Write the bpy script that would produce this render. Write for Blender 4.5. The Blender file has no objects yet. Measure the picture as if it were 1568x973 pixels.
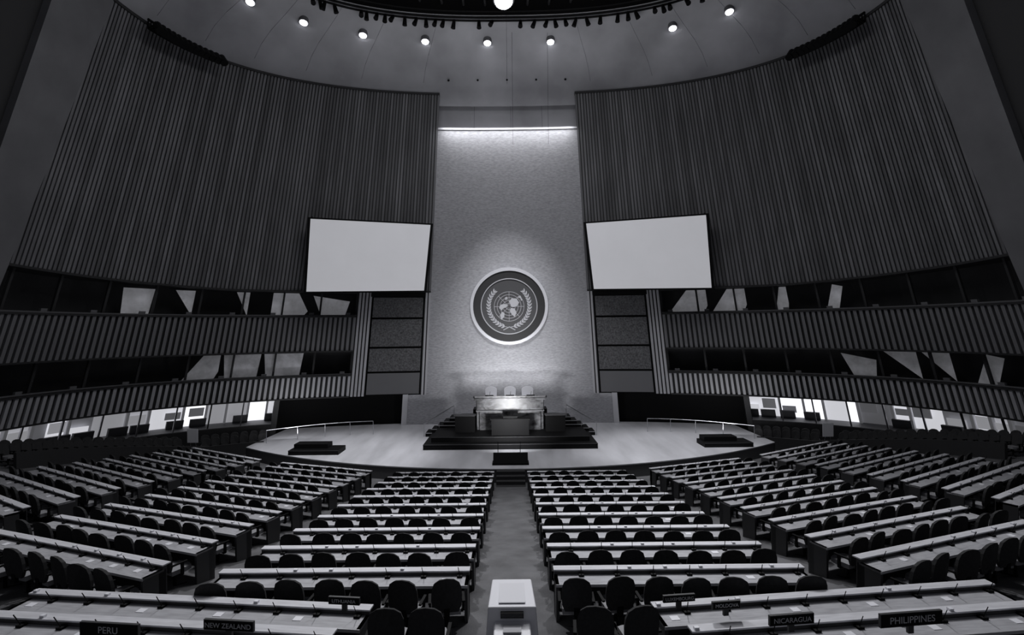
import bpy, math, random, bisect
from mathutils import Vector, Matrix
random.seed(7)
scene=bpy.context.scene
scene.view_settings.view_transform='Standard'
E=8.2
F=784.0; CX=780.0; HY=505.0
TINT=(0.97,0.975,1.035)
# ---------------- materials ----------------
def g(v): return (v*TINT[0],v*TINT[1],v*TINT[2],1)
def mat(name,v,rough=.6,metal=0,noise=None,bump=None,emit=0,spec=.5):
    m=bpy.data.materials.new(name); m.use_nodes=True
    nt=m.node_tree; b=nt.nodes['Principled BSDF']
    b.inputs['Base Color'].default_value=g(v)
    b.inputs['Roughness'].default_value=rough
    b.inputs['Metallic'].default_value=metal
    b.inputs['Specular IOR Level'].default_value=spec
    tc=nt.nodes.new('ShaderNodeTexCoord')
    if noise:
        sc,amt=noise[0],noise[1]
        mp=nt.nodes.new('ShaderNodeMapping'); nt.links.new(tc.outputs['Object'],mp.inputs['Vector'])
        if len(noise)>2: mp.inputs['Scale'].default_value=noise[2]
        n=nt.nodes.new('ShaderNodeTexNoise'); n.inputs['Scale'].default_value=sc; n.inputs['Detail'].default_value=5
        if len(noise)>3: n.inputs['Distortion'].default_value=noise[3]
        nt.links.new(mp.outputs['Vector'],n.inputs['Vector'])
        r=nt.nodes.new('ShaderNodeValToRGB')
        r.color_ramp.elements[0].position=.3; r.color_ramp.elements[1].position=.7
        r.color_ramp.elements[0].color=g(max(0,v*(1-amt))); r.color_ramp.elements[1].color=g(v*(1+amt))
        nt.links.new(n.outputs['Fac'],r.inputs['Fac']); nt.links.new(r.outputs['Color'],b.inputs['Base Color'])
    if bump:
        sc,st,kind=bump
        if kind=='brick':
            mp=nt.nodes.new('ShaderNodeMapping'); mp.inputs['Rotation'].default_value=(math.pi/2,0,0)
            nt.links.new(tc.outputs['Object'],mp.inputs['Vector'])
            n=nt.nodes.new('ShaderNodeTexBrick'); n.inputs['Scale'].default_value=sc
            nt.links.new(mp.outputs['Vector'],n.inputs['Vector'])
            n.inputs['Mortar Size'].default_value=.03; n.inputs['Color1'].default_value=(.9,.9,.9,1);n.inputs['Color2'].default_value=(.4,.4,.4,1);n.inputs['Mortar'].default_value=(0,0,0,1)
            out=n.outputs['Color']
        else:
            n=nt.nodes.new('ShaderNodeTexNoise'); n.inputs['Scale'].default_value=sc; out=n.outputs['Fac']
            nt.links.new(tc.outputs['Object'],n.inputs['Vector'])
        bp=nt.nodes.new('ShaderNodeBump'); bp.inputs['Strength'].default_value=st; bp.inputs['Distance'].default_value=.05
        nt.links.new(out,bp.inputs['Height']); nt.links.new(bp.outputs['Normal'],b.inputs['Normal'])
    if emit:
        b.inputs['Emission Color'].default_value=g(1); b.inputs['Emission Strength'].default_value=emit
    return m
wood=[mat('slat_wood_%d'%i,v,.6,0,(1.2,.2,(1,1,.1)),None,0,.3) for i,v in enumerate((.115,.135,.155,.175))]
bandwood=mat('balcony_slat',.18,.55,0,None,None,0,.3)
woodback=mat('slat_groove',.03,.9)
wgroove=mat('wood_groove',.045,.8)
lightslat=[mat('pale_slat_%d'%i,v,.5) for i,v in enumerate((.45,.5))]
gold=mat('gold_leaf_wall',.40,.5,.3,(9,.2,(.5,1,1.6)),(3.2,.4,'brick'))
plaster=mat('plaster',.40,.9,0,(.35,.2),None,0,.2)
joint=mat('plaster_joint',.27,.9)
plasterdk=mat('plaster_rib',.15,.85,0,(.5,.15),None,0,.2)
black=mat('black_paint',.007,.6,0,None,None,0,.08)
dark=mat('dark_surface',.03,.7,0,None,None,0,.3)
carpet=mat('carpet',.10,.95,0,(1.5,.25),(60,.3,'noise'))
stagewood=mat('stage_parquet',.55,.4,0,(1.0,.18,(1,.2,1)))
stagefront=mat('stage_front',.06,.5)
desktop=mat('desk_top_veneer',.42,.24,0,(3,.15,(1,6,1)),None,0,.7)
desklip=mat('desk_ledge_veneer',.62,.3,0,(3,.12,(1,6,1)))  # ledge paler than the worktop: lamp highlights put into its colour
deskbody=mat('desk_body',.045,.5,0,None,None,0,.3)
deskedge=mat('desk_edge',.38,.35)
chairm=mat('chair_upholstery',.024,.85,0,(20,.2),None,0,.3)
seatm=mat('chair_seat',.22,.6)  # seat paler than the backrest: light caught on top put into the colour
chrome=mat('brushed_metal',.5,.3,.9)
marble=mat('marble',.11,.35,0,(1.6,.95,(1,1,1.6),1.5))
stone=mat('stone_panel',.10,.6,0,(9,.6))
plain=mat('plain_panel',.14,.6)
whitep=mat('white_plastic',.78,.35)
whitel=mat('white_leather',.9,.5)
screenm=mat('screen_surface',.35,.7,0,(.5,.06),None,.30,.1)
bulb=mat('lamp_glow',1,.5,0,None,None,14)
bulbbig=mat('projector_glow',1,.5,0,None,None,40)
patchm=mat('booth_light_patch',.5,.7,0,(1.0,.6),None,.08)  # faintly glowing wedges: window reflections painted as shapes
patchd=mat('booth_light_patch_dim',.4,.7,0,(1.0,.6),None,.045)  # weaker glow for the painted reflections in the lower booths
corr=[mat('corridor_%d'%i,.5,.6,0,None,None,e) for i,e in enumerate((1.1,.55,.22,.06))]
embdark=mat('emblem_field',.022,.5); embmid=mat('emblem_annulus',.06,.45)
emblight=mat('emblem_gilt',.48,.45,.2); embrim=mat('emblem_rim',.7,.4,.3)
textm=mat('plate_text',.5,.6)

# ---------------- mesh builder ----------------
class MB:
    def __init__(s): s.v=[];s.f=[];s.m=[];s.mats=[]
    def mi(s,m):
        if m not in s.mats: s.mats.append(m)
        return s.mats.index(m)
    def add(s,vs,fs,m,M=None):
        o=len(s.v)
        for v in vs:
            v=Vector(v)
            if M is not None: v=M@v
            s.v.append(v)
        k=s.mi(m)
        for f in fs: s.f.append([i+o for i in f]); s.m.append(k)
    def box(s,x0,x1,y0,y1,z0,z1,m,M=None):
        s.add([(x0,y0,z0),(x1,y0,z0),(x1,y1,z0),(x0,y1,z0),(x0,y0,z1),(x1,y0,z1),(x1,y1,z1),(x0,y1,z1)],
          [(0,3,2,1),(4,5,6,7),(0,1,5,4),(1,2,6,5),(2,3,7,6),(3,0,4,7)],m,M)
    def quad(s,a,b,c,d,m): s.add([a,b,c,d],[(0,1,2,3)],m)
    def hexa(s,bot,top,m,M=None):
        s.add(list(bot)+list(top),[(0,3,2,1),(4,5,6,7),(0,1,5,4),(1,2,6,5),(2,3,7,6),(3,0,4,7)],m,M)
    def prism(s,outline,d,m,M=None):
        n=len(outline); d=Vector(d)
        vs=[Vector(p) for p in outline]+[Vector(p)+d for p in outline]
        fs=[tuple(range(n))[::-1],tuple(range(n,2*n))]+[(i,(i+1)%n,n+(i+1)%n,n+i) for i in range(n)]
        s.add(vs,fs,m,M)
    def cyl(s,p0,p1,r,m,n=8,r1=None,M=None):
        p0=Vector(p0);p1=Vector(p1); r1=r if r1 is None else r1
        q=(p1-p0).to_track_quat('Z','Y')
        a=[p0+q@Vector((r*math.cos(2*math.pi*i/n),r*math.sin(2*math.pi*i/n),0)) for i in range(n)]
        b=[p1+q@Vector((r1*math.cos(2*math.pi*i/n),r1*math.sin(2*math.pi*i/n),0)) for i in range(n)]
        s.add(a+b,[tuple(range(n))[::-1],tuple(range(n,2*n))]+[(i,(i+1)%n,n+(i+1)%n,n+i) for i in range(n)],m,M)
    def tube(s,pts,r,m,n=6):
        for a,b in zip(pts[:-1],pts[1:]): s.cyl(a,b,r,m,n)
    def mesh(s,name):
        me=bpy.data.meshes.new(name); me.from_pydata([tuple(v) for v in s.v],[],s.f)
        for m in s.mats: me.materials.append(m)
        me.polygons.foreach_set('material_index',s.m); me.update(); return me
    def obj(s,name,loc=(0,0,0),parent=None,M=None):
        return place(s.mesh(name),name,loc,parent,M)
def place(me,name,loc=(0,0,0),parent=None,M=None,rz=0):
    o=bpy.data.objects.new(name,me); scene.collection.objects.link(o)
    if M is not None: o.matrix_world=M
    else: o.location=loc; o.rotation_euler=(0,0,rz)
    if parent: o.parent=parent
    return o

# ---------------- hall shape ----------------
YC=24.0; A=26.8; B=16.0; NE=2.5
base=[]
NB=900
for i in range(NB+1):
    t=math.pi/2*i/NB
    base.append((A*math.sin(t)**(2/NE), YC+B*max(0,math.cos(t))**(2/NE)))
yy=YC
while yy>0: 
    yy-=.5; base.append((A,yy))
arc=[0]
for p,q in zip(base[:-1],base[1:]): arc.append(arc[-1]+math.hypot(q[0]-p[0],q[1]-p[1]))
def sc(z): return 1-.28*(z+5)/21
def bp(u):
    a=abs(u); i=min(max(bisect.bisect_right(arc,a)-1,0),len(base)-2)
    t=(a-arc[i])/max(1e-9,arc[i+1]-arc[i])
    x=base[i][0]+t*(base[i+1][0]-base[i][0]); y=base[i][1]+t*(base[i+1][1]-base[i][1])
    return (x if u>=0 else -x, y)
def W(u,z,off=0,k=None):
    k=sc(z) if k is None else k
    x,y=bp(u); x1,y1=bp(u-.15); x2,y2=bp(u+.15)
    tx,ty=x2-x1,y2-y1; L=math.hypot(tx,ty); nx,ny=ty/L,-tx/L
    if ny*(y-20)+nx*x>0: nx,ny=-nx,-ny
    Y=YC+(y-YC)*k if y>YC else y
    return Vector((x*k+nx*off, Y+ny*off, z))
def u_at(px,z):
    sg=1 if px>CX else -1; best=None
    u=.2
    while u<45:
        p=W(sg*u,z)
        if p.y<3: break
        e=abs(CX+F*p.x/p.y-px)
        if best is None or e<best[0]: best=(e,sg*u)
        u+=.1
    return best[1]
def uy(Y): return next(arc[i] for i,p in enumerate(base) if p[1]<=Y)
U25=uy(23.8); UR0=uy(23.5); UR1=uy(25.0)
U21=uy(22.3)
Uend=arc[-1]-.5
def zb_(u): return 2.9+.5*max(0,(abs(u)-22)/(U25-22))
def slats(mb,u0,u1,z0,z1,pitch,mats,depth=.12,duty=.62,gm=None,fz0=None):
    n=int(abs(u1-u0)/pitch); du=(u1-u0)/n
    for i in range(n):
        a=u0+du*i; b=a+du*duty; c=a+du
        m=random.choice(mats)
        if fz0: z0=fz0(a)
        mb.hexa([W(a,z0),W(b,z0),W(b,z0,depth),W(a,z0,depth)],[W(a,z1),W(b,z1),W(b,z1,depth),W(a,z1,depth)],m)
        mb.quad(W(a,z0,.01),W(c,z0,.01),W(c,z1,.01),W(a,z1,.01),gm or woodback)
def sheet(mb,u0,u1,z0,z1,off,m,step=.8,off1=None):
    n=max(1,int(abs(u1-u0)/step)); off1=off if off1 is None else off1
    for i in range(n):
        a=u0+(u1-u0)*i/n; b=u0+(u1-u0)*(i+1)/n
        mb.quad(W(a,z0,off),W(b,z0,off),W(b,z1,off1),W(a,z1,off1),m)
def ledge(mb,u0,u1,z0,z1,o0,o1,m,step=.8,fz0=None):
    n=max(1,int(abs(u1-u0)/step)); h=z1-z0
    for i in range(n):
        a=u0+(u1-u0)*i/n; b=u0+(u1-u0)*(i+1)/n
        za,zb=(fz0(a)-h,fz0(b)-h) if fz0 else (z0,z0)
        mb.hexa([W(a,za,o0),W(b,zb,o0),W(b,zb,o1),W(a,za,o1)],[W(a,za+h,o0),W(b,zb+h,o0),W(b,zb+h,o1),W(a,za+h,o1)],m)

ZT=16.2
light_patches={-1:{'u':[(190,238,0),(270,300,1),(360,382,1),(418,472,2),(478,535,3)],'l':[(282,336,4),(340,396,0),(401,462,0)]},
         1:{'u':[(1025,1083,4),(1090,1143,4),(1185,1207,4),(1262,1290,5)],'l':[(1287,1338,3),(1352,1400,1),(1410,1450,1),(1480,1530,5)]}}
shapes={0:[(0,0),(1,0),(.95,1),(.1,1)],1:[(0,0),(1,0),(1,1)],2:[(0,0),(.7,0),(1,.8),(.9,1),(0,1)],3:[(0,.1),(1,.35),(.9,1),(.25,1)],4:[(.5,0),(1,0),(1,.7),(.9,1),(0,1)],5:[(.5,0),(1,.1),(.6,1),(0,1)]}
wn=0
for sg,side in ((-1,'left'),(1,'right')):
    mb=MB()
    slats(mb,sg*6.5,sg*U25,2.9,ZT,.27,wood,.08,.62,wgroove,zb_)
    ledge(mb,sg*6.5,sg*U25,ZT,ZT+.12,-.3,.15,dark)
    ledge(mb,sg*6.5,sg*U25,2.8,2.92,-1.4,.15,dark,.8,lambda u:zb_(u)+.02)
    n=12
    for i in range(n):
        z0=-5+(ZT+5)*i/n; z1=-5+(ZT+5)*(i+1)/n
        a0=UR0+(UR1-UR0)*i/n; a1=UR0+(UR1-UR0)*(i+1)/n
        mb.hexa([W(sg*a0,z0,-.1),W(sg*U21,z0,-.1),W(sg*U21,z0,.35),W(sg*a0,z0,.35)],[W(sg*a1,z1,-.1),W(sg*U21,z1,-.1),W(sg*U21,z1,.35),W(sg*a1,z1,.35)],plasterdk)
    sheet(mb,sg*U21,sg*Uend,-8,ZT,0,dark)
    UP=12.35
    slats(mb,sg*UP,sg*U25,-1.45,1.0,.36,[bandwood],.14,.55)
    slats(mb,sg*UP,sg*U25,-5.0,-3.3,.36,[lightslat[0]],.14,.5)
    for z in (1.0,-1.55,-3.4,-5.05): ledge(mb,sg*UP,sg*U25,z,z+.1,-1.4,.2,dark)
    sheet(mb,sg*UP,sg*U25,1.0,3.5,-1.4,dark); sheet(mb,sg*UP,sg*U25,-3.3,-1.45,-1.4,dark)
    ledge(mb,sg*UP,sg*U25,1.12,1.2,-.1,-.02,plain); ledge(mb,sg*UP,sg*U25,-3.28,-3.2,-.1,-.02,plain)
    for z0,z1,m in ((1.0,2.45,stone),(-1.2,.85,stone),(-3.1,-1.35,stone),(-4.9,-3.25,plain)):
        ledge(mb,sg*7.1,sg*11.1,z0,z1,-.1,.0,m)
    sheet(mb,sg*6.5,sg*UP,-5,2.9,-.15,black)
    ledge(mb,sg*6.9,sg*11.3,2.5,2.8,-.1,.25,black)
    slats(mb,sg*6.5,sg*7.0,-5,2.8,.25,lightslat,.14)
    slats(mb,sg*11.25,sg*UP,-5,2.8,.27,lightslat,.14)
    UD=u_at(425 if sg<0 else 1140,-6)
    sheet(mb,sg*8.3,UD,-8.2,-5,-1.0,black)
    ledge(mb,UD,UD+sg*.35,-8.2,-5,-1,.1,deskbody)
    ledge(mb,UD,sg*U25,-8.3,-6.85,-.15,.05,dark)
    wall=mb.obj('wall_'+side)
    cb=MB(); u=abs(UD)
    while u<U25:
        w=random.uniform(.5,1.7); e=min(u+w,U25)
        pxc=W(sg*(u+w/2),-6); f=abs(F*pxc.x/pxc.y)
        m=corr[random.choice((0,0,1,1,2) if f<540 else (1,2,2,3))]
        sheet(cb,sg*u,sg*e,-6.9,-5.0,-2.6,m,.5)
        if random.random()<.7:
            ledge(cb,sg*e,sg*(e+.14),-6.9,-5,-2.5,-2.2,corr[3])
        if random.random()<.7:
            a=-6.3+random.uniform(-.2,.3)
            ledge(cb,sg*(u+.2),sg*min(e,u+1.0),a,a+random.uniform(.4,.8),-2.4,-2.3,corr[random.choice((1,2,3,3))])
        if random.random()<.7:
            ledge(cb,sg*(u),sg*(u+.9),-6.9,-6.3,-2.2,-1.9,plain)
        u=e
    ledge(cb,UD,sg*U25,-6.95,-6.87,-2.6,0,plain); ledge(cb,UD,sg*U25,-5.02,-4.96,-2.6,0,plain)
    cb.obj('lit_corridor',parent=wall)
    wb=MB(); u=abs(UD)+.3
    while u<U25:
        ledge(wb,sg*u,sg*(u+.09),-6.85,-5,-.12,-.02,chrome if random.random()<.5 else dark); u+=2.0
    ledge(wb,UD,sg*U25,-6.88,-6.8,-.12,.02,plain)
    wn+=1; wb.obj('window_%d'%wn)
    for key,(z0,z1) in (('u',(1.1,2.8)),('l',(-3.3,-1.55))):
        wb=MB(); u=UP
        while u<U25:
            ledge(wb,sg*u,sg*(u+.14),z0,z1 if key=='l' else zb_(u),-.35,-.2,dark)
            ledge(wb,sg*(u+.5),sg*(u+.85),z0+.05,z0+.25,-.2,-.05,plain)
            u+=2.75
        for (p0,p1,sh) in light_patches[sg][key]:
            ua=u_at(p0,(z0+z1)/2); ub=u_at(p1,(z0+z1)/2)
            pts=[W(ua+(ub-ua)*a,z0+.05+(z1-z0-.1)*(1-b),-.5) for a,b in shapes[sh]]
            wb.add(pts,[tuple(range(len(pts)))],patchm if key=='u' else patchd)  # flat glowing shape imitating light on the booth panes
        wn+=1; wb.obj('window_%d'%wn)
# ---------------- centre gold wall ----------------
mb=MB()
sheet(mb,-6.55,6.55,-5,14.1,.0,gold,1.0)
sheet(mb,-8.3,8.3,-8.2,-5,.0,gold,1.0)
ledge(mb,-8.3,-7.9,-7.4,-4.95,0,.12,lightslat[1]); ledge(mb,7.9,8.3,-7.4,-4.95,0,.12,lightslat[1])
ledge(mb,-6.5,6.5,14.0,14.12,-.6,.12,lightslat[1])
sheet(mb,-6.9,6.9,13.9,ZT+.3,-.6,plaster,1.0)
for u in (-3.2,.3,3.3): ledge(mb,u,u+.05,14.1,ZT+.3,-.6,-.57,joint)
mb.obj('wall_front')
# ---------------- dome ----------------
mb=MB()
prof=[(.735,15.6),(.728,16.3),(.712,17.0),(.685,17.75),(.65,18.35),(.60,18.95),(.565,19.4),(.53,19.95)]
N=160
def ring(t,k,z):
    s,c=math.sin(t),math.cos(t)
    return Vector((A*k*math.copysign(abs(s)**(2/NE),s), YC+B*k*math.copysign(abs(c)**(2/NE),c), z))
ts=[2*math.pi*i/N for i in range(N)]
vs=[];fs=[]
for k,z in prof: vs+= [ring(t,k,z) for t in ts]
for j in range(len(prof)-1):
    for i in range(N): fs.append((j*N+i,j*N+(i+1)%N,(j+1)*N+(i+1)%N,(j+1)*N+i))
mb.add(vs,fs,plaster)
vs=[ring(t,.53,19.95) for t in ts]+[ring(t,.53,23) for t in ts]
mb.add(vs,[(i,(i+1)%N,N+(i+1)%N,N+i) for i in range(N)]+[tuple(range(N,2*N))],black)
for x in (-4.0,-2.0,0,2.0,4.0):
    mb.cyl((x,35.15,17.15),(x,34.95,17.05),.07,black,8)
for t in [i*math.pi/14 for i in range(-7,8)]:
    for (k,z),(k2,z2) in zip(prof[2:-1],prof[3:]):
        mb.cyl(ring(t,k,z),ring(t,k2,z2),.014,joint,4)
dome=mb.obj('ceiling')
for p in dome.data.polygons: 
    if len(p.vertices)==4: p.use_smooth=True
mb=MB()
for sgn in (-1,1):
    mb.box(sgn*19.2 if sgn>0 else -28, 28 if sgn>0 else -19.2, -2,24,16.3,16.5,plasterdk)
mb.box(-28,28,-2,12.3,16.3,16.5,plasterdk)
mb.obj('ceiling_rear')
for px,py in ((388,12),(471,35),(560,52),(655,61),(750,64),(846,60),(1034,35),(1120,13)):
    best=None
    for i in range(400):
        t=-1.5+3*i/399; p=ring(t,.60,18.95)
        e=abs(CX+F*p.x/p.y-px)
        if best is None or e<best[0]: best=(e,p)
    p=best[1]; d=MB()
    d.cyl(p+Vector((0,0,.1)),p+Vector((0,-.05,-.16)),.28,plasterdk,20)
    d.cyl(p+Vector((0,-.05,-.15)),p+Vector((0,-.06,-.19)),.22,bulb,20)
    d.obj('ceiling_downlight')
mb=MB()
for k,z in ((.53,19.8),(.53,19.6),(.50,19.9)):
    mb.tube([ring(t,k,z) for t in ts[:int(N*.25)+1]],.06,black); mb.tube([ring(-t,k,z) for t in ts[:int(N*.25)+1]],.06,black)
for i in range(62):
    t=-1.35+2.7*i/61+random.uniform(-.012,.012)
    p=ring(t,.53,19.6); 
    if random.random()<.15: continue
    q=p+Vector((0,-.05,-.10))
    mb.box(p.x-.05,p.x+.05,p.y-.05,p.y+.05,p.z-.15,p.z+.05,black)
    dr=Vector((random.uniform(-.3,.3),-.25+random.uniform(-.3,.4),-.75)).normalized()
    mb.cyl(q,q+dr*.42,.10,black,10,.15)
for i in range(-9,10):
    x=i*1.35; mb.cyl((x,14,20.6),(x,33.0-abs(i)*.25,20.6),.08,dark,6)
mb.obj('spotlight_rail')
mb=MB(); mb.cyl((-.15,29.8,19.5),(-.15,29.6,19.1),.62,black,24); mb.cyl((-.15,29.6,19.1),(-.15,29.55,19.0),.52,bulbbig,24)
mb.cyl((-.15,29.8,19.5),(-.15,29.8,20.6),.06,black,6); mb.obj('projector_lamp')
for sg in (-1,1):
    mb=MB(); us=[sg*(abs(u_at(CX+sg*445,ZT))+ (i/24)*5.6) for i in range(25)]
    P=[W(u,ZT,.35,.72)+Vector((0,0,-.25)) for u in us]; Q=[W(u,ZT,.9,.72)+Vector((0,0,-.15)) for u in us]
    mb.tube(P,.07,black); mb.tube(Q,.07,black); mb.tube([p+Vector((0,0,.45)) for p in P],.07,black)
    for i in range(0,25):
        mb.cyl(P[i],Q[i],.04,black,5); mb.cyl(P[i],P[i]+Vector((0,0,.45)),.04,black,5)
        if i%2==0: mb.cyl(Q[i],Q[i]+Vector((-sg*.25,-.1,-.4)),.2,black,10,.22)
    mb.obj('lighting_truss')
mb=MB()
mb.cyl((.35,33.2,19.5),(.35,33.2,12.0),.008,dark,4); mb.cyl((2.65,33.2,19.3),(2.65,33.2,12.0),.008,dark,4)
mb.obj('hanging_cable')

# ---------------- emblem ----------------
c=W(0,1.75,.04); up=(W(0,4,0)-W(0,0,0)).normalized(); rt=Vector((1,0,0)); nm=rt.cross(up).normalized()
M=Matrix((( rt.x,up.x,nm.x,c.x),(rt.y,up.y,nm.y,c.y),(rt.z,up.z,nm.z,c.z),(0,0,0,1)))
mb=MB()
def annulus(mb,r0,r1,z0,z1,m,n=72):
    vs=[]
    for r,z in ((r0,z0),(r0,z1),(r1,z1),(r1,z0)):
        vs+=[(r*math.cos(2*math.pi*i/n),r*math.sin(2*math.pi*i/n),z) for i in range(n)]
    fs=[]
    for j in range(3):
        for i in range(n): fs.append((j*n+i,(j+1)*n+i,(j+1)*n+(i+1)%n,j*n+(i+1)%n))
    mb.add(vs,fs,m)
mb.cyl((0,0,0),(0,0,.06),2.72,embdark,72)
annulus(mb,2.70,2.92,0,.22,embrim)
annulus(mb,2.12,2.70,.05,.10,embdark); annulus(mb,2.07,2.13,.05,.16,emblight)
mb.cyl((0,0,.05),(0,0,.07),2.07,embmid,72)
for r in (.24,.46,.68,.9,1.12): annulus(mb,r-.014,r+.014,.06,.10,emblight,48)
for i in range(8):
    a=i*math.pi/4; mb.cyl((0.1*math.cos(a),.1*math.sin(a),.08),(1.12*math.cos(a),1.12*math.sin(a),.08),.014,emblight,4)
conts=[ [(-.1,.1),(-.3,.2),(-.62,.15),(-.75,-.1),(-.55,-.3),(-.45,-.12),(-.2,-.05)],
 [(.1,.15),(.0,.4),(.2,.62),(.55,.6),(.75,.3),(.6,.05),(.35,-.05),(.15,.0)],
 [(.12,-.12),(.4,-.15),(.55,-.45),(.42,-.8),(.2,-.6),(.05,-.35)],
 [(-.55,-.38),(-.35,-.5),(-.38,-.8),(-.6,-1.0),(-.68,-.7)],
 [(.62,.72),(.85,.62),(.9,.42),(1.0,.5),(.85,.82)], [(-.3,.5),(-.1,.55),(-.15,.75),(-.3,.68)]]
for cpts in conts: mb.prism([(x,y,.06) for x,y in cpts],(0,0,.07),emblight)
for sg in (-1,1):
    stem=[]
    for i in range(17):
        a=math.radians(-86+i*8.6); r=1.58-.06*math.sin(i/16*math.pi); stem.append((sg*r*math.cos(a),r*math.sin(a),.1))
    mb.tube(stem,.022,emblight,5)
    for i in range(1,16):
        x,y,_=stem[i]; dx=stem[min(i+1,16)][0]-stem[i-1][0]; dy=stem[min(i+1,16)][1]-stem[i-1][1]
        th=math.atan2(dy,dx)
        for off in (-.6,.6):
            a=th+off; L=.32; w=.055
            pts=[(0,0),(L*.3,w),(L*.65,w*.9),(L,0),(L*.65,-w*.9),(L*.3,-w)]
            mb.prism([(x+px_*math.cos(a)-py_*math.sin(a),y+px_*math.sin(a)+py_*math.cos(a),.07) for px_,py_ in pts],(0,0,.06),emblight)
mb.tube([(-.45,-1.8,.1),(0,-1.56,.1),(.45,-1.8,.1)],.04,emblight,5)
mb.obj('wall_emblem',M=M)

# ---------------- projection screens ----------------
for sg in (-1,1):
    it=Vector((sg*5.6,36.75,7.55)); ib=Vector((sg*6.15,37.0,2.88)); ot=Vector((sg*13.35,34.6,7.6)); ob=Vector((sg*13.8,34.9,2.72))
    n=(it-ib).cross(ot-ib).normalized()
    if n.y>0: n=-n
    mb=MB()
    cen=(it+ib+ot+ob)/4
    def ex(p,k): return cen+(p-cen)*k
    mb.hexa([ex(ib,1.045),ex(ob,1.045),ex(ob,1.045)+n*.12,ex(ib,1.045)+n*.12],[ex(it,1.045),ex(ot,1.045),ex(ot,1.045)+n*.12,ex(it,1.045)+n*.12],black)
    mb.quad(ib+n*.13,ob+n*.13,ot+n*.13,it+n*.13,screenm)
    for p in (it,ot): mb.cyl(p-n*.05,p-n*1.0+Vector((0,0,.3)),.05,black,6)
    mb.obj('projection_screen')

# ---------------- floor ----------------
def rho(x,y):
    a=abs(x); r=y
    if a>6: r-=.344*(min(a,13)-6)
    if a>13: r-=.55*(a-13)
    return r
def fz(r): return -(3.99+.154*min(r,27.0))
mb=MB(); xs=[-30+i*1.0 for i in range(61)]; ys=[-3+j*1.0 for j in range(47)]
vs=[(x,y,fz(rho(x,y))) for y in ys for x in xs]; nx=len(xs)
mb.add(vs,[(j*nx+i,j*nx+i+1,(j+1)*nx+i+1,(j+1)*nx+i) for j in range(len(ys)-1) for i in range(nx-1)],carpet)
mb.obj('floor')
mb=MB(); SR=28.2; SY=27.2+SR; ZS=-7.4
fr=[]
for i in range(61):
    x=-17+34*i/60; fr.append((x,SY-math.sqrt(SR*SR-x*x)))
bk=[]
for i in range(61):
    x=-17+34*i/60; bk.append((x, (YC+B*1.03*(1-(abs(x)/(A*1.03))**NE)**(1/NE))+.6))
for i in range(60):
    a,b=fr[i],fr[i+1]; c2,d2=bk[i+1],bk[i]
    mb.quad((*a,ZS),(*b,ZS),(*c2,ZS),(*d2,ZS),stagewood)
    mb.quad((*a,ZS-.06),(*b,ZS-.06),(*b,ZS),(*a,ZS),deskedge)
    mb.quad((a[0],a[1]+.03,-8.3),(b[0],b[1]+.03,-8.3),(b[0],b[1]+.03,ZS-.06),(a[0],a[1]+.03,ZS-.06),stagefront)
for p,q in ((fr[0],bk[0]),(fr[-1],bk[-1])): mb.quad((*p,-8.3),(*q,-8.3),(*q,ZS),(*p,ZS),stagefront)
mb.obj('stage_floor')
mb=MB()
for i in range(4): mb.box(-.75,.75,27.2-.32*(4-i)+.05,27.28,-8.2,-8.15+.17*(i+1),dark)
mb.obj('stage_steps')

# ---------------- rostrum ----------------
mb=MB(); mb.box(-5.4,5.4,31.6,35.4,ZS,-7.08,black); mb.box(-5.4,5.4,31.58,31.62,-7.1,-7.06,deskbody); mb.obj('rostrum_dais')
mb=MB(); mb.box(-5.0,5.0,32.3,35.4,-7.08,-6.76,black); mb.box(-5.0,5.0,32.28,32.32,-6.79,-6.76,deskbody); mb.obj('rostrum_dais')
mb=MB(); mb.box(-3.55,3.55,36.0,37.4,ZS,-6.1,black); mb.box(-2.6,2.6,36.0,37.3,-6.1,-5.6,black); mb.obj('presidium_platform')
mb=MB()
mb.prism([(-2.25,34.7,-6.76),(2.25,34.7,-6.76),(2.35,35.38,-6.76),(-2.35,35.38,-6.76)],(0,0,2.01),marble)
mb.prism([(-2.45,34.5,-4.75),(2.45,34.5,-4.75),(2.55,35.9,-4.75),(-2.55,35.9,-4.75)],(0,0,.12),marble)
mb.prism([(-2.4,34.6,-4.63),(2.4,34.6,-4.63),(2.5,34.8,-4.63),(-2.5,34.8,-4.63)],(0,0,.14),marble)
for x in (-1.4,0,1.4): mb.box(x-.28,x+.28,34.64,34.7,-4.49,-4.42,black); mb.cyl((x,34.9,-4.63),(x+.05,34.8,-4.2),.012,black,5)
mb.prism([(-2.05,34.52,-6.76),(2.05,34.52,-6.76),(2.05,34.7,-6.76),(-2.05,34.7,-6.76)],(0,0,1.25),marble)
mb.box(-2.3,2.3,34.5,34.72,-5.52,-5.44,plain)
mb.obj('marble_rostrum_desk')
for x in (-1.35,0,1.25):
    c_=MB(); out=[]
    for i in range(17):
        a=math.pi*i/16; out.append((x+.42*math.cos(a),36.7,-4.30+.22*math.sin(a)))
    out=[(x+.38,36.7,-5.1)]+out+[(x-.38,36.7,-5.1)]
    c_.prism(out,(0,.12,0),whitel)
    c_.box(x-.36,x+.36,36.18,36.7,-5.2,-5.06,whitel)
    for s_ in (-1,1): c_.box(x+s_*.4-.04,x+s_*.4+.04,36.2,36.7,-4.95,-4.89,whitel); c_.box(x+s_*.4-.03,x+s_*.4+.03,36.25,36.32,-5.15,-4.9,whitel)
    c_.cyl((x,36.45,-5.6),(x,36.45,-5.2),.05,chrome,8)
    for a in range(5): 
        t=a*2*math.pi/5; c_.cyl((x,36.45,-5.55),(x+.3*math.cos(t),36.45+.3*math.sin(t),-5.57),.03,chrome,6)
    c_.obj('presidium_chair')
mb=MB()
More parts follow.
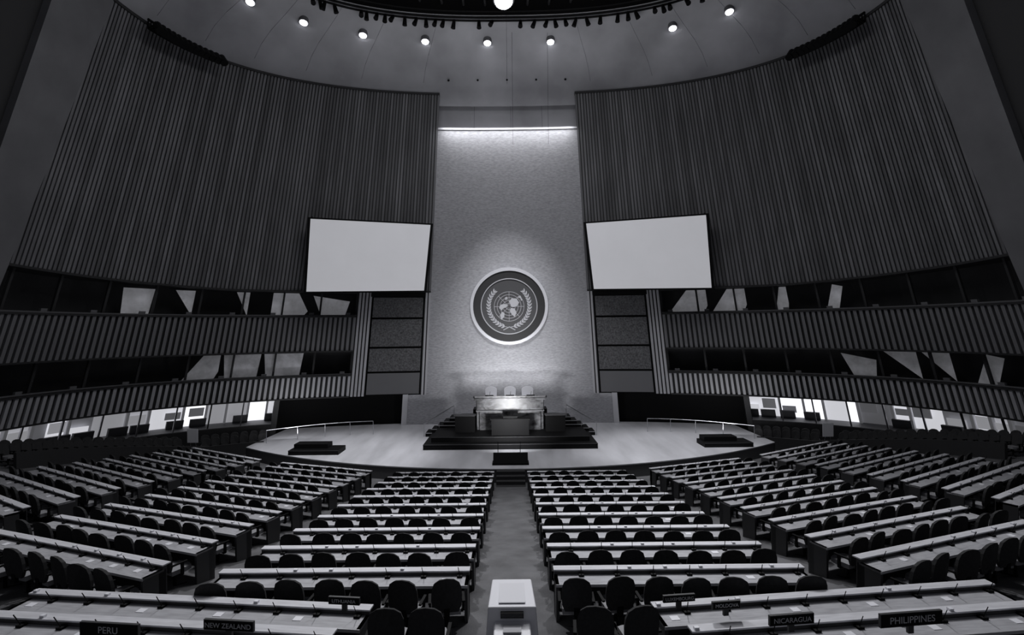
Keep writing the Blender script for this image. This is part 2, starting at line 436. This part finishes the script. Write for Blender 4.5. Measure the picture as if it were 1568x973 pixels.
mb.prism([(-1.2,32.7,-6.76),(1.2,32.7,-6.76),(1.05,33.4,-6.76),(-1.05,33.4,-6.76)],(0,0,.98),black)
mb.box(-1.28,1.28,32.62,33.45,-5.78,-5.7,black)
mb.box(-.45,.45,32.8,33.2,-5.7,-5.55,black)
for x in (-.15,.15): mb.cyl((x,33.1,-5.6),(x*.8,32.95,-5.2),.012,black,5)
mb.obj('speaker_lectern')
for sg in (-1,1):
    mb=MB(); xa,xb=sorted((sg*2.35,sg*3.65))
    mb.box(xa,xb,33.8,34.45,-6.76,-5.7,black); mb.box(xa-.05,xb+.05,33.75,34.47,-5.7,-5.64,deskbody)
    mb.obj('side_desk')
    mb=MB()
    for i in range(5):
        xa,xb=sorted((sg*(5.9-.42*i),sg*3.62))
        mb.box(xa,xb,35.6,37.0,ZS+.26*i,ZS+.26*(i+1),black)
        mb.box(xa,xb,35.57,35.6,ZS+.26*(i+1)-.03,ZS+.26*(i+1)+.005,deskedge)
    rail=[(sg*6.0,35.6,ZS+.9),(sg*3.9,35.6,ZS+2.15)]
    mb.tube([Vector(p) for p in rail],.03,chrome)
    for t in (0,.5,1): 
        p=Vector(rail[0]).lerp(Vector(rail[1]),t); mb.cyl(p,p-Vector((0,0,.9)),.02,chrome,6)
    mb.obj('stage_staircase')
mb=MB(); mb.box(-1.0,1.0,27.9,28.5,ZS,ZS+.12,black)
mb.hexa([(-.95,27.95,ZS+.12),(.95,27.95,ZS+.12),(.95,28.4,ZS+.12),(-.95,28.4,ZS+.12)],[(-.95,28.2,ZS+.6),(.95,28.2,ZS+.6),(.95,28.35,ZS+.6),(-.95,28.35,ZS+.6)],black)
for x in (-.7,.55): mb.cyl((x,28.8,ZS),(x,28.8,ZS+1.1),.015,black,6)
mb.obj('prompter_monitor')
for sg,xc,yc in ((-1,-11.8,31.3),(1,13.5,32.3)):
    mb=MB(); mb.box(xc-1.5,xc+1.5,yc-.7,yc+.7,ZS,ZS+.28,black); mb.box(xc-1.35,xc+.7,yc-.2,yc+.65,ZS+.28,ZS+.55,black)
    mb.box(xc-1.5,xc+1.5,yc-.71,yc-.69,ZS+.24,ZS+.28,deskbody)
    mb.obj('stage_riser')
for sg in (-1,1):
    mb=MB(); pts=[]
    for i in range(9):
        t=i/8; pts.append(Vector((sg*(9.8+6.4*t),36.6-2.6*t*t,ZS+.95-.1*t)))
    mb.tube(pts,.022,chrome); 
    for p in pts[::2]: mb.cyl(p,(p.x,p.y,ZS),.02,chrome,6)
    mb.obj('handrail')

# ---------------- chairs & desks ----------------
def chair(mb,M,bm=None):
    bm=bm or chairm
    out=[(.21,.50),(.26,.62),(.272,.80),(.262,.94),(.225,1.05),(.13,1.12),(0,1.14),(-.13,1.12),(-.225,1.05),(-.262,.94),(-.272,.80),(-.26,.62),(-.21,.50)]
    vs=[(x,-.27-.12*(z-.5)+.5*x*x,z) for x,z in out]; vs2=[(x*.94,-.20-.12*(z-.5)+.5*x*x,.5+(z-.5)*.97) for x,z in out]
    k=len(out); c0=(0,-.30-.12*.3,.82); c1=(0,-.215-.12*.3,.82)
    mb.add(vs+vs2+[c0,c1],[((i+1)%k,i,2*k) for i in range(k)]+[(k+i,k+(i+1)%k,2*k+1) for i in range(k)]+[(i,(i+1)%k,k+(i+1)%k,k+i) for i in range(k)],bm,M)
    so=[(.25,-.2),(.26,.1),(.22,.24),(.1,.28),(-.1,.28),(-.22,.24),(-.26,.1),(-.25,-.2)]
    mb.prism([(x,y,.42) for x,y in so],(0,0,.10),seatm,M)
    mb.box(-.05,.05,-.27,-.2,.38,.6,black,M)
    for s in (-1,1):
        mb.box(s*.30-.025,s*.30+.025,-.24,.10,.655,.685,black,M); mb.box(s*.30-.02,s*.30+.02,-.04,.02,.40,.66,black,M); mb.box(min(s*.2,s*.3),max(s*.2,s*.3),-.04,.02,.38,.41,black,M)
    mb.cyl((0,0,.05),(0,0,.42),.035,black,6,None,M)
    for a in range(5):
        t=a*2*math.pi/5+.3; mb.cyl((0,0,.07),(.27*math.cos(t),.27*math.sin(t),.03),.025,black,4,None,M)
def chair_row_mesh(n,L,name,dy=0):
    mb=MB()
    for i in range(n):
        x=-L/2+L*(i+.5)/n
        M=Matrix.Translation((x+random.uniform(-.03,.03),-.47+dy+random.uniform(-.10,.02),0))@Matrix.Rotation(random.uniform(-.15,.15),4,'Z')
        chair(mb,M)
    return mb.mesh(name)
def desk_mesh(n,L,name):
    mb=MB(); h=L/2
    mb.box(-h,h,-.27,.16,.70,.74,desktop)
    mb.box(-h,h,-.285,-.27,.695,.745,deskedge)
    mb.box(-h,h,.16,.22,.20,.81,deskbody)
    mb.box(-h-.01,h+.01,.12,.30,.81,.835,desklip)
    mb.box(-h,h,.13,.16,.74,.81,deskbody)
    k=max(2,n//2)
    for i in range(k+1):
        x=-h+L*i/k; x=min(max(x,-h+.03),h-.03); mb.box(x-.03,x+.03,.05,.16,-.06,.70,deskbody)
    mb.box(h-.06,h,-.27,.2,-.08,.74,deskbody); mb.box(-h,-h+.06,-.27,.2,-.08,.74,deskbody)
    for i in range(n):
        x=-h+L*(i+.5)/n
        mb.box(x+.12,x+.22,.02,.12,.74,.775,black); mb.cyl((x+.17,.06,.77),(x+.15,-.03,.97),.008,black,4)
        if random.random()<.25: mb.box(x-.16,x-.02,-.12,.0,.741,.747,whitep)
        if random.random()<.5: mb.box(x-.30,x-.23,.15,.21,.835,.87,whitep)
    return mb.mesh(name)
DC=[desk_mesh(7,4.85,'delegate_desk_c%d'%i) for i in range(2)]; CC=[chair_row_mesh(7,4.85,'chairs_c%d'%i) for i in range(4)]
L1=5.3/math.cos(math.atan(.344)); D1=[desk_mesh(8,L1,'delegate_desk_s%d'%i) for i in range(2)]; C1=[chair_row_mesh(8,L1,'chairs_s%d'%i,.05) for i in range(3)]
SL2=.55; A2=math.atan(SL2)
L2=5.6/math.cos(A2); D2=[desk_mesh(8,L2,'delegate_desk_o%d'%i) for i in range(2)]; C2=[chair_row_mesh(8,L2,'chairs_o%d'%i,.05) for i in range(3)]
for i in range(10):
    r=9.8+1.7*i
    for sg in (-1,1):
        x=sg*3.25; z=fz(r)
        place(random.choice(DC),'delegate_desk',(x,r,z)); place(random.choice(CC),'delegate_chair_row',(x,r,z))
for i in range(11):
    r=8.1+1.7*i
    for sg in (-1,1):
        x=7.05+2.65; y=r+.344*(x-6); z=fz(r)
        if i>0:
            place(random.choice(D1),'delegate_desk',(sg*x,y,z),rz=sg*math.atan(.344)); place(random.choice(C1),'delegate_chair_row',(sg*x,y,z),rz=sg*math.atan(.344))
        x=13.9+2.8; y=r+.344*7+SL2*(x-13)
        place(random.choice(D2),'delegate_desk',(sg*x,y,z),rz=sg*A2); place(random.choice(C2),'delegate_chair_row',(sg*x,y,z),rz=sg*A2)
DN=desk_mesh(9,6.2,'counter_desk'); 
th=math.radians(6)
for sg in (-1,1):
    xm=2.35+3.1*math.cos(th)
    place(DN,'delegate_desk',(sg*xm,8.25+3.1*math.sin(th),-5.40),rz=sg*th)
    place(DN,'delegate_desk',(sg*(xm+.3),7.35+3.1*math.sin(th),-5.27),rz=sg*th)
    mb=MB(); 
    for x in (1.25,1.85): chair(mb,Matrix.Translation((sg*x,7.75,0))@Matrix.Rotation(random.uniform(-.2,.2),4,'Z'))
    mb.obj('delegate_chair_row',(0,0,fz(7.6)))
def plate(txt,px,py,d,w,ts_):
    x=(px-CX)*d/F; z=-(py-HY)*d/F; hh=ts_*1.25
    mb=MB(); mb.box(-w/2,w/2,-.02,.02,-hh/2,hh/2,black)
    mb.box(-w/2-.012,w/2+.012,-.01,.03,-hh/2-.012,hh/2+.012,deskbody)
    mb.box(-.04,.04,0,.04,-hh/2-.12,-hh/2,deskbody)
    o=mb.obj('country_nameplate',(x,d,z),None)
    o.rotation_euler=(0,0,(1 if x>0 else -1)*th)
    cu=bpy.data.curves.new('nameplate_text','FONT'); cu.body=txt; cu.size=ts_; cu.align_x='CENTER'; cu.align_y='CENTER'; cu.extrude=.002
    cu.materials.append(textm)
    t=bpy.data.objects.new('nameplate_text',cu); scene.collection.objects.link(t); t.parent=o
    t.location=(0,-.024,0); t.rotation_euler=(math.pi/2,0,0)
plate('PERU',163,959,7.0,.85,.13); plate('NEW ZEALAND',346,954,7.0,.70,.095)
plate('LITHUANIA',523,918,8.0,.48,.075); plate('LUXEMBOURG',1036,919,8.0,.49,.07); plate('MOLDOVA',1108,930,7.8,.42,.075)
plate('NICARAGUA',1208,953,7.0,.62,.095); plate('PHILIPPINES',1391,954,7.0,.90,.13)
for sg in (-1,1):
    gap=(abs(u_at(CX+sg*470,-6)),abs(u_at(CX+sg*505,-6)))
    for off in (1.5,2.7):
        mb=MB()
        ub=abs(u_at(CX+sg*360,-6)); ue=U25-1.5; u=ub+.6
        while u<ue:
            if not (gap[0]<u<gap[1]):
                p=W(sg*u,-7,off); q=W(sg*u,-7,off+1); dr=(q-p)
                zz=fz(rho(p.x,p.y))
                M=Matrix.Translation((p.x,p.y,zz))@Matrix.Rotation(math.atan2(dr.y,dr.x)-math.pi/2,4,'Z')
                chair(mb,M,dark)
            u+=.62
        mb.obj('gallery_chair_row')
    mb=MB(); u=abs(u_at(CX+sg*370,-6))
    while u<U25-1.5:
        p=W(sg*u,-7,3.6); q=W(sg*(u+1),-7,3.6); p2=W(sg*u,-7,3.75); q2=W(sg*(u+1),-7,3.75)
        zb=[fz(rho(v.x,v.y)) for v in (p,q)]
        def at(v,z): return Vector((v.x,v.y,z))
        mb.hexa([at(p,zb[0]-.2),at(q,zb[1]-.2),at(q2,zb[1]-.2),at(p2,zb[0]-.2)],[at(p,zb[0]+.8),at(q,zb[1]+.8),at(q2,zb[1]+.8),at(p2,zb[0]+.8)],dark)
        u+=1
    mb.obj('gallery_parapet')
    p=W(sg*sum(gap)/2,-7,2.0); x,d=p.x,p.y; z=fz(rho(x,d)); mb=MB()
    mb.box(x-.35,x+.35,d,d+.04,z+.85,z+1.75,whitep)  # white board on legs added to stand for white gaps between chairs
    for s in (-.22,.22): mb.cyl((x+s,d+.1,z),(x+s*.6,d+.03,z+1.6),.025,chrome,6)
    mb.cyl((x,d+.6,z),(x,d+.05,z+1.5),.025,chrome,6)
    mb.obj('white_gap_stand_in')

# ---------------- white camera console in aisle ----------------
mb=MB(); zf=fz(8)
mb.hexa([(-.42,7.55,zf+.30),(.42,7.55,zf+.30),(.36,8.45,zf+.30),(-.36,8.45,zf+.30)],[(-.36,7.62,-4.13),(.36,7.62,-4.13),(.32,8.42,-4.10),(-.32,8.42,-4.10)],whitep)
mb.hexa([(-.30,7.2,zf+.25),(.30,7.2,zf+.25),(.30,7.6,zf+.25),(-.30,7.6,zf+.25)],[(-.27,7.25,-4.4),(.27,7.25,-4.4),(.27,7.6,-4.32),(-.27,7.6,-4.32)],whitep)
mb.box(-.36,.36,7.6,8.4,zf+.1,zf+.3,deskbody)
for x in (-.3,.3):
    for y in (7.65,8.3): mb.cyl((x-.03,y,zf+.08),(x+.03,y,zf+.08),.09,black,12)
body=mb.obj('camera_console')
bv=body.modifiers.new('b','BEVEL'); bv.width=.05; bv.segments=3
mb=MB(); mb.box(-.17,.17,7.56,7.62,-4.27,-4.19,black)
for i in range(4): mb.box(-.16,.16,7.555,7.57,-4.265+.02*i,-4.258+.02*i,plain)
mb.box(-.2,.2,7.7,8.3,-4.118,-4.105,mat('console_lid',.7,.4)); mb.box(-.13,.13,7.32,7.5,-4.36,-4.33,deskedge)
v=mb.obj('vent'); v.parent=body

# ---------------- lights ----------------
def area(name,loc,tgt,sx,sy,P,spread=180):
    l=bpy.data.lights.new(name,'AREA'); l.shape='RECTANGLE'; l.size=sx; l.size_y=sy; l.energy=P; l.color=(.98,.98,1.0); l.spread=math.radians(spread)
    o=bpy.data.objects.new(name,l); scene.collection.objects.link(o); o.location=loc
    o.rotation_euler=(Vector(tgt)-Vector(loc)).to_track_quat('-Z','Y').to_euler(); return o
def spot(name,loc,tgt,P,ang,r=.3,blend=.6):
    l=bpy.data.lights.new(name,'SPOT'); l.energy=P; l.spot_size=math.radians(ang); l.spot_blend=blend; l.shadow_soft_size=r; l.color=(.98,.98,1.0)
    o=bpy.data.objects.new(name,l); scene.collection.objects.link(o); o.location=loc
    o.rotation_euler=(Vector(tgt)-Vector(loc)).to_track_quat('-Z','Y').to_euler(); return o
area('house_light',(0,22,18.6),(0,18,-8),14,10,2300)
area('dome_fill',(0,25,11),(0,25,20),16,8,520,150)  # added unseen lamp hanging mid-hall, only brightens the dome
for x in (-10,10): spot('stage_spot',(x*.4,25,18),(x,31,-7.4),17000,32,.5,.9)
area('wall_top_wash',(0,35.2,14.2),(0,37.2,11.5),9,.5,120,130)
area('ledge_uplight',(0,37.1,14.3),(0,36.6,17.5),8,.3,5)
area('wall_foot_light',(0,38.2,-4.6),(0,39.0,-2.2),7,.4,75)
area('front_footlight',(0,29.0,-5.9),(0,40,-4.0),.8,.3,170,110)
spot('emblem_spot',(0,22,15.5),(0,38.6,.5),15000,30,.3,1)
spot('rostrum_spot',(0,27,18),(0,36.2,-4.6),5000,11,.2,.9)
for x in (-8,8): spot('audience_spot',(x,27,18),(x*.7,14,-6),12500,55,.6,.9)
for x in (-4,4): spot('desk_row_spot',(x*1.5,29,18),(x,13,-5.5),7000,18,.4,1)
for x in (-15,15): area('balcony_foot_light',(x,34.8,-6.9),(x*1.02,38,-3.5),3,.3,45)
w=bpy.data.worlds.new('World'); scene.world=w; w.use_nodes=True
w.node_tree.nodes['Background'].inputs[0].default_value=(.88,.9,1,1); w.node_tree.nodes['Background'].inputs[1].default_value=.10

# ---------------- camera ----------------
cam=bpy.data.cameras.new('camera'); co=bpy.data.objects.new('camera',cam); scene.collection.objects.link(co)
cam.sensor_width=36; cam.lens=18.0; cam.shift_x=.0026; cam.shift_y=.0118; cam.clip_end=300
co.matrix_world=Matrix.Rotation(math.pi/2,4,'X')@Matrix.Rotation(math.radians(-.55),4,'Z')
scene.camera=co
for o in scene.objects:
    if o.parent is None: o.location.z+=E
